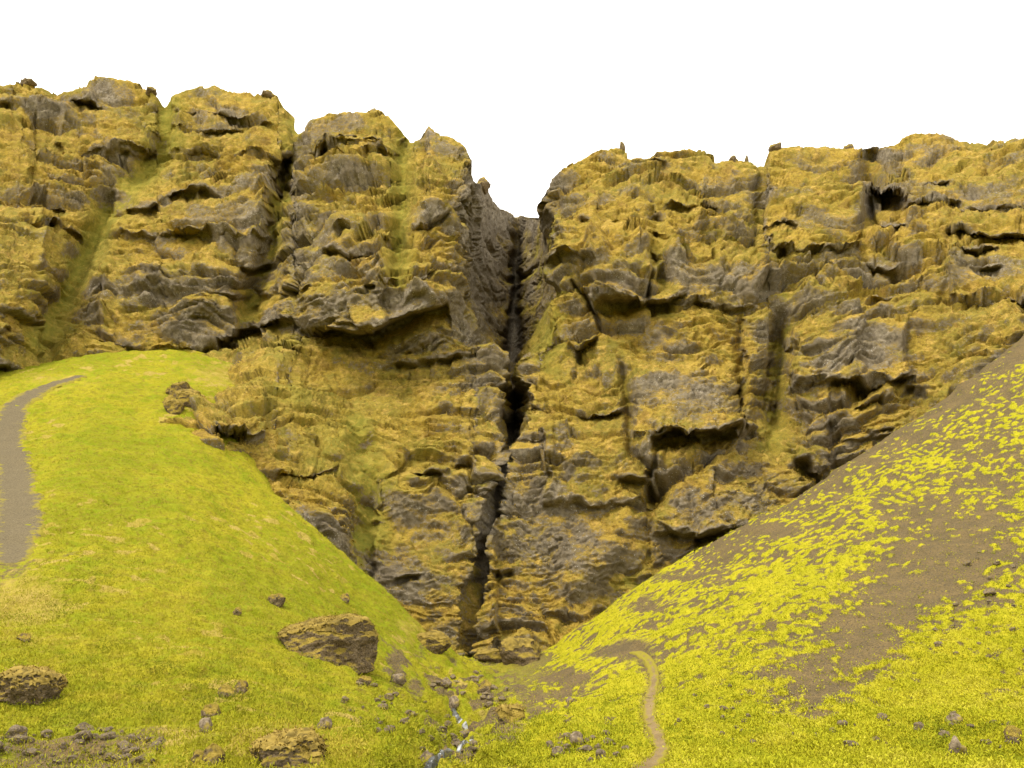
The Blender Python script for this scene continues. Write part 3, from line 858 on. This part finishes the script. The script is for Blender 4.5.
# ------------------------------------------------------------------ grass / moss blades (stuff)
def blades(P, N, count, hgt, wid, spread, droop, up, seed):
    """count blades per tuft at points P, growing along N leaning to up"""
    r = np.random.default_rng(seed)
    n = len(P)
    P = np.repeat(P, count, 0)
    N = np.repeat(N, count, 0)
    patch = 0.5 + 0.50 * fbm(P[:, 0] / 1.1, P[:, 1] / 0.9, P[:, 2] / 0.9, 3) + 0.22 * fbm(P[:, 0] / 9, P[:, 1] / 9, P[:, 2] / 9, 2)
    tone = np.clip(patch + (r.random(n * count) - 0.5) * 0.30, 0, 1)
    m = n * count
    off = r.normal(0, 1, (m, 3))
    P = P + off * spread
    d = N * (1 - up) + np.array([0, 0, up]) + r.normal(0, 0.45, (m, 3))
    d /= np.linalg.norm(d, axis=1)[:, None]
    h = hgt * (0.5 + r.random(m))[:, None]
    tip = P + d * h
    tip[:, 2] -= droop * h[:, 0]
    side = np.cross(d, r.normal(0, 1, (m, 3)))
    side /= np.linalg.norm(side, axis=1)[:, None] + 1e-9
    w = wid * (0.6 + 0.8 * r.random(m))[:, None]
    base_ = P - d * h * 0.25
    mid = P + d * h * 0.5
    V = np.stack([base_ - side * w, base_ + side * w, mid + side * w * 0.8, tip, mid - side * w * 0.8], 1)
    Fq = np.arange(m * 5).reshape(m, 5)
    return V.reshape(-1, 3), Fq, np.repeat(tone, 5)


GN = normals(XG, YG, Zg)
GN = np.where(GN[..., 2:3] < 0, -GN, GN)
inside = (PXG > -15) & (PXG < 1039) & (ROWG < 790) & (YG > 22) & (YG < 117)
dfar, fq = seg_dist(PXG, ROWG, PATH_FAR)
wfar = np.interp(fq, np.linspace(0, 1, 7), [7, 9, 12, 18, 22, 26, 18])
onpath = (dfar < wfar * 0.95) | (dd < 8)
ds_, _ = seg_dist(PXG, ROWG, STREAM)
onpath |= ds_ < 6
cell = np.abs(np.gradient(ROWG, axis=0)) * np.gradient(pxg)[None, :]


def pick(weight, n, seed):
    r = np.random.default_rng(seed)
    w = (weight * inside * (~onpath)).ravel().astype(float)
    idx = r.choice(w.size, size=n, replace=True, p=w / w.sum())
    P = GV.reshape(-1, 3)[idx] + np.stack([r.normal(0, .06, n), r.normal(0, .06, n), np.zeros(n)], 1)
    return P, GN.reshape(-1, 3)[idx]


P, N = pick(cell * (1 - scree) * (1 - 0.8 * dirt) * (1 - 0.6 * dirt) * (0.5 + 0.5 * np.clip(YG / 60, 0, 1)), 105000, 3)
v, f, tn = blades(P, N, 4, 0.095, 0.011, 0.11, 0.3, 0.5, 5)
tag(link('grass', mesh_from('grass', v, f, {'tone': tn}), M_GRASS), 'short yellow green meadow grass covering the left slope', 'grass', kind='stuff')
P, N = pick(cell * scree * (mossm + 0.06) * (1 - 0.9 * dirt), 70000, 4)
v, f, tn = blades(P, N, 4, 0.060, 0.018, 0.07, 0.1, 0.3, 6)
tag(link('moss', mesh_from('moss', v, f, {'tone': tn}), M_MOSS), 'bright yellow moss cushions dotted over the brown scree slope', 'moss', kind='stuff')

# dry golden grass hanging on the cliff ledges
CN = NF.reshape(-1, 3)
wgt = np.zeros_like(nzf)
wgt[:NR] = 1
wgt = wgt * sstep(0.05, 0.55, nzf) * mossc * (1 - 0.9 * np.clip(greenf, 0, 1))
wgt[:, (cpx_ < -15) | (cpx_ > 1040)] = 0
wgt[:, (cpx_ > 470) & (cpx_ < 560)] *= 0.5
r = np.random.default_rng(11)
idx = r.choice(wgt.size, size=36000, p=(wgt / wgt.sum()).ravel())
v, f, tn = blades(CV[idx] - CN[idx] * 0.03, CN[idx], 4, 0.22, 0.022, 0.14, 0.80, 0.10, 12)
tag(link('ledge_grass', mesh_from('ledge_grass', v, f, {'tone': tn}), M_GOLD), 'dry golden grass draped over the ledges of the cliff', 'grass', kind='stuff')

# ------------------------------------------------------------------ stones
def rock_mesh(name, seed, sub, rough=0.22, cuts=9, power=2.0, taper=0.0):
    import bmesh
    bm = bmesh.new()
    bmesh.ops.create_icosphere(bm, subdivisions=sub, radius=1.0)
    co = np.array([v.co[:] for v in bm.verts])
    r = np.random.default_rng(seed)
    if power > 2:
        co = co / (np.abs(co) ** power).sum(1)[:, None] ** (1 / power)
        co[:, :2] *= (1.0 - taper * co[:, 2:3])
        co *= 1.12
    for _ in range(cuts):
        n = r.normal(0, 1, 3)
        n[2] *= 0.7
        n /= np.linalg.norm(n)
        lim = r.uniform(0.55, 0.85) if power == 2 else r.uniform(0.80, 1.15)
        dd_ = co @ n
        co = co - np.clip(dd_ - lim, 0, 9)[:, None] * n * 0.93
    nn = co / np.linalg.norm(co, axis=1)[:, None]
    s = seed * 1.37
    d = rough * fbm(co[:, 0] * 1.6 + s, co[:, 1] * 1.6, co[:, 2] * 1.6, 4, 0.55)
    co = co + nn * d[:, None]
    for v, c in zip(bm.verts, co):
        v.co = c
    for fc in bm.faces:
        fc.smooth = sub >= 4
    me = bpy.data.meshes.new(name)
    bm.to_mesh(me)
    bm.free()
    return me


def boulder(px, py, wpx, hpx, seed, label, name='boulder', deep=0.9, cat='boulder', sub=5, mat=None, rz=0.0, group=None, tuft=0, rough=0.22, power=2.0, taper=0.0, tilt=0.0, on='ground', fwd=0.6, up_=0.30):
    """a boulder whose foot shows at (px,py), wpx x hpx large in the photo"""
    if on == 'cliff':
        j = int(np.searchsorted(cpx_, px))
        i = int(np.argmin(np.abs(PY[:, j] - py)))
        p = np.array([CX[i, j], CY[i, j], CZ[i, j]])
    else:
        p, i, j = ground_hit(px, py)
    m = p[1] / F / (CP + (py - 384) / F * SP)
    sx, sz = wpx * m / 2 * 1.08, hpx * m / 1.30
    sy = (sx + sz) / 2 * deep
    me = rock_mesh(name, seed, sub, rough, 9, power, taper)
    from mathutils import Matrix
    me.transform(Matrix.Diagonal((sx, sy, sz, 1)))
    me.update()
    o = link(name, me, mat or M_BOULD)
    o.location = (p[0], p[1] + sy * fwd, p[2] + sz * up_ + 0.09 * sy)
    o.rotation_euler = (0, tilt, rz)
    tag(o, label, cat, group)
    if tuft:
        rr = np.random.default_rng(seed + 100)
        nv = np.zeros(len(me.vertices) * 3)
        me.vertices.foreach_get('co', nv)
        nv = nv.reshape(-1, 3)
        nn = np.zeros(len(me.vertices) * 3)
        me.vertices.foreach_get('normal', nn)
        nn = nn.reshape(-1, 3)
        cap = (nv[:, 2] / sz > 0.30 + 0.28 * fbm(nv[:, 0] / sx * 2.2 + seed, nv[:, 1] / sx * 2.2, nv[:, 2] * 0, 3)) & (nn[:, 2] > 0.05)
        ok = np.where(cap & (nn[:, 2] > 0.2))[0]
        ii = rr.choice(ok, tuft)
        S = np.array([sx, sy, sz])
        v, f, tn = blades(nv[ii], nn[ii], 4, 0.10, 0.016, 0.06, 0.5, 0.1, seed)
        # the moss mat itself: the upper skin of the boulder, a few centimetres proud of it
        tri = np.array([q.vertices[:] for q in me.polygons])
        tri = tri[cap[tri].all(1)]
        nu = nv / S
        sh = (nv + nn * (0.05 + 0.03 * fbm(nu[:, 0] * 5, nu[:, 1] * 5, nu[:, 2] * 5, 2))[:, None])
        us = np.unique(tri)
        mp = np.full(len(nv), -1)
        mp[us] = np.arange(len(us))
        f5 = [list(map(int, q)) for q in f] + [[int(a_) + len(v) for a_ in mp[q]] for q in tri]
        cm = bpy.data.meshes.new('moss_cover')
        cm.from_pydata([tuple(q) for q in np.concatenate([v, sh[us]])], [], f5)
        at_ = cm.attributes.new('tone', 'FLOAT', 'POINT')
        at_.data.foreach_set('value', np.concatenate([tn, np.clip(0.45 + 0.4 * fbm(nu[us, 0] * 6, nu[us, 1] * 6, nu[us, 2] * 6, 3), 0, 1)]).astype(np.float32))
        link('moss_cover', cm, M_BMOSS, o)
        cm.polygons.foreach_set('use_smooth', np.ones(len(cm.polygons), dtype=bool))
    return o


boulder(320, 655, 84, 33, 4, 'largest boulder, wide and flat topped with gold moss, alone on the grass slope', tuft=1600, deep=.8, sub=6, power=5.0, taper=.12, tilt=-.04, rough=.20, fwd=.26, up_=.22, rz=.45)
boulder(16, 706, 62, 29, 5, 'rounded brown boulder cut by the left picture edge', tuft=300, sub=6, power=2.6)
boulder(284, 772, 60, 30, 9, 'low brown boulder at the bottom edge below the largest boulder', tuft=250, sub=6, power=2.6)
boulder(519, 663, 36, 20, 8, 'reddish brown boulder sitting right at the ravine mouth', tuft=300, power=3.5, taper=.1)
boulder(225, 698, 18, 12, 14, 'left stone of the touching pair on the lower grass', 'rock', cat='rock', sub=4)
boulder(240, 695, 17, 12, 15, 'right stone of the touching pair on the lower grass', 'rock', cat='rock', sub=4)
boulder(207, 717, 18, 12, 16, 'brown mossy rock just below the touching pair of stones', 'rock', cat='rock', sub=4)
boulder(203, 734, 15, 14, 17, 'pale grey rock standing above the brown block at the lower left', 'rock', cat='rock', sub=4, mat=M_STONE)
boulder(211, 765, 21, 19, 18, 'upright brown block near the bottom edge, left of the low boulder', 'rock', cat='rock', sub=4)
boulder(195, 764, 16, 12, 19, 'low stone leaning against the upright brown block', 'rock', cat='rock', sub=4)
boulder(275, 606, 16, 12, 20, 'small rough rock high on the green slope above the largest boulder', 'rock', cat='rock', sub=4)
boulder(235, 616, 9, 8, 21, 'tiny brown rock on the green slope left of the rough rock', 'rock', cat='rock', sub=4)
boulder(343, 602, 9, 9, 22, 'tiny dark rock on the crest of the grass slope over the largest boulder', 'rock', cat='rock', sub=4)
boulder(22, 642, 17, 8, 23, 'flat pale rock in the dry grass above the left edge boulder', 'rock', cat='rock', sub=4)
boulder(362, 688, 15, 11, 24, 'round brown rock below the right end of the largest boulder', 'rock', cat='rock', sub=4)
boulder(398, 686, 16, 9, 25, 'grey rock in the bare earth right of the largest boulder', 'rock', cat='rock', sub=4, mat=M_STONE)
boulder(325, 730, 16, 11, 26, 'pale split rock between the low boulder and the stream', 'rock', cat='rock', sub=4, mat=M_STONE)
boulder(484, 696, 18, 13, 27, 'brown rock beside the stream above its small fall', 'rock', cat='rock', sub=4)
boulder(506, 722, 28, 18, 28, 'rusty brown mossy hump right of the stream falls', 'rock', cat='rock', sub=4, mat=M_MOUND, tuft=100)
boulder(453, 711, 12, 14, 29, 'white grey rock wetted by the upper stream fall', 'rock', cat='rock', sub=4, mat=M_STONE)
boulder(490, 665, 30, 12, 30, 'low mossy rock in the ravine mouth, left of the reddish boulder', 'rock', cat='rock', sub=4, mat=M_MOUND, tuft=120)
boulder(960, 757, 18, 18, 31, 'grey boulder standing in yellow moss at the bottom right', cat='boulder', sub=4, mat=M_STONE)
boulder(957, 724, 17, 10, 32, 'pinkish rock in the moss above the bottom right grey boulder', 'rock', cat='rock', sub=4, mat=M_STONE)
boulder(1018, 745, 20, 16, 33, 'brown rock cut by the right picture edge in yellow moss', 'rock', cat='rock', sub=4)
boulder(577, 745, 14, 11, 34, 'largest pale stone of the pile left of the lower path', 'rock', cat='rock', sub=4, mat=M_STONE)
boulder(425, 768, 18, 14, 35, 'dark rock beside the stream at the bottom edge', 'rock', cat='rock', sub=4, mat=M_STONE)
boulder(568, 703, 8, 6, 36, 'small dark rock on the earthen bank above the stone pile', 'rock', cat='rock', sub=4, mat=M_STONE)
# mossy knobs at the foot of the cliff
boulder(176, 395, 20, 12, 41, 'uppermost of three mossy knobs on the olive meadow by the cliff', 'rock', cat='rock', sub=5, power=2.6, mat=M_MOUND, tuft=120)
boulder(181, 404, 34, 14, 42, 'widest of three mossy knobs on the olive meadow by the cliff', 'rock', cat='rock', sub=5, power=2.6, mat=M_MOUND, tuft=160)
boulder(171, 413, 15, 12, 43, 'lowest of three mossy knobs on the olive meadow by the cliff', 'rock', cat='rock', sub=5, power=2.6, mat=M_MOUND, tuft=100)
boulder(430, 652, 40, 18, 45, 'golden mossy mound below the dark slot of the ravine', 'rock', cat='rock', sub=5, mat=M_MOUND, tuft=300)
boulder(465, 655, 24, 16, 46, 'small golden mossy mound touching the foot of the dark slot', 'rock', cat='rock', sub=5, mat=M_MOUND, tuft=200)

# small stones: a few shapes, copied
protos = []
for k in range(7):
    me = rock_mesh('stone', 60 + k, 3, 0.2, 8)
    me.materials.append(M_STONE)
    protos.append(me)
rr = random.Random(5)


def stones(n, region, smin, smax, label, group):
    k = 0
    tries = 0
    while k < n and tries < n * 30:
        tries += 1
        px, py = region(rr)
        p, i, j = ground_hit(px, py)
        if abs(ROWG[i, j] - py) > 4:
            continue
        s = 1.25 * rr.uniform(smin, smax) * (0.6 + 0.8 * rr.random() ** 2) * p[1] / F / 2
        o = bpy.data.objects.new('stone', rr.choice(protos))
        C.objects.link(o)
        o.location = (p[0], p[1], p[2] + s * 0.28)
        o.scale = (s * rr.uniform(.9, 1.5), s * rr.uniform(.9, 1.3), s * rr.uniform(.6, 1.0))
        o.rotation_euler = (rr.uniform(-.3, .3), rr.uniform(-.3, .3), rr.uniform(0, 6.28))
        tag(o, label, 'stone', group)
        k += 1


def ell(cx, cy, rx, ry):
    def g(q):
        a, b = q.uniform(0, 6.283), math.sqrt(q.random())
        return cx + rx * b * math.cos(a), cy + ry * b * math.sin(a)
    return g


stones(64, ell(80, 750, 105, 20), 4, 12, 'grey stone in the rubble patch at the bottom left', 'stones of the bottom left rubble patch')
stones(22, ell(450, 745, 34, 26), 4, 11, 'grey stone beside the small stream', 'stones along the stream')
stones(16, ell(470, 690, 40, 22), 4, 8, 'stone in the gully below the ravine mouth', 'stones in the upper gully')
stones(24, ell(588, 748, 40, 16), 4, 9, 'pale stone in the pile left of the lower path', 'stones left of the lower path')
stones(26, ell(385, 705, 45, 28), 3, 8, 'stone in the grass between largest boulder and stream', 'stones on the grass near the stream')
stones(30, ell(925, 735, 110, 22), 3.5, 7.5, 'grey stone in the yellow moss at the bottom right', 'stones in the bottom right moss')
stones(30, ell(985, 610, 60, 60), 3, 7, 'stone lying on the brown scree at the right edge', 'stones on the right scree')
stones(24, ell(740, 715, 80, 30), 3, 6, 'stone on the mossy slope right of the lower path', 'stones right of the lower path')

# stones perched on the cliff rim
def rim(px, w, h, seed, label):
    j = int(np.searchsorted(cpx_, px))
    i = int(np.argmin(row_of(CY[:, j], CZ[:, j])))      # the highest point seen from below
    x, y, z = CX[i, j], CY[i, j], CZ[i, j]
    m = y / F / 0.8
    o = link('rim_rock', rock_mesh('rim_rock', seed, 4), M_BOULD)
    o.location = (x, y + 0.4, z + h * m * 0.08)
    o.scale = (w * m / 2, w * m / 2, h * m / 2 * 1.2)
    tag(o, label, 'rock', 'rocks on the cliff rim')


rim(27, 16, 9, 81, 'slanting slab on the cliff rim near the left picture edge')
rim(150, 12, 8, 82, 'knob on the cliff rim left of the first notch')
rim(268, 18, 9, 83, 'block ending the long left rim before its second notch')
rim(486, 14, 14, 85, 'blocky rock on the rim step just left of the ravine gap')
rim(622, 6, 13, 86, 'finger like stone upright on the rim right of the ravine')
rim(734, 9, 8, 88, 'low knob on the rim between finger stone and right notch')
rim(747, 4, 13, 89, 'thin upright stone on the rim beside the right notch')
rim(776, 14, 9, 90, 'block on the rim just right of the right notch')
rim(848, 10, 8, 91, 'dark knob on the right rim above the cave')

# ------------------------------------------------------------------ sky, sun, camera
sc = bpy.context.scene
w = bpy.data.worlds.new('World')
sc.world = w
w.use_nodes = True
nt = w.node_tree
bg = nt.nodes['Background']
sky = nt.nodes.new('ShaderNodeTexSky')
sky.sky_type = 'NISHITA'
sky.sun_disc = False
EL, AZ = math.radians(54), math.radians(222)
sky.sun_elevation = EL
sky.sun_rotation = AZ
mx = nt.nodes.new('ShaderNodeMix')
mx.data_type = 'RGBA'
mx.inputs[0].default_value = 0.88                    # closed cloud cover
nt.links.new(sky.outputs[0], mx.inputs[6])
mx.inputs[7].default_value = (8.8, 8.6, 8.3, 1)
nt.links.new(mx.outputs[2], bg.inputs['Color'])
bg.inputs['Strength'].default_value = 0.12

sl = bpy.data.lights.new('sun', 'SUN')
sl.energy = 1.5
sl.angle = math.radians(12)
sl.color = (1.0, 0.96, 0.88)
so = bpy.data.objects.new('sun', sl)
C.objects.link(so)
dirv = (math.sin(AZ) * math.cos(EL), math.cos(AZ) * math.cos(EL), math.sin(EL))
from mathutils import Vector
so.rotation_euler = Vector(dirv).to_track_quat('Z', 'Y').to_euler()

cam = bpy.data.cameras.new('camera')
cam.sensor_width = 36
cam.lens = F / W * 36
cam.clip_end = 6000
co = bpy.data.objects.new('camera', cam)
C.objects.link(co)
co.location = (0, 0, CAMZ)
co.rotation_euler = (PI / 2 + PITCH, 0, 0)
sc.camera = co
sc.render.engine = 'CYCLES'
sc.view_settings.view_transform = 'Standard'
sc.view_settings.look = 'None'
sc.view_settings.exposure = 1.3
sc.view_settings.gamma = 1
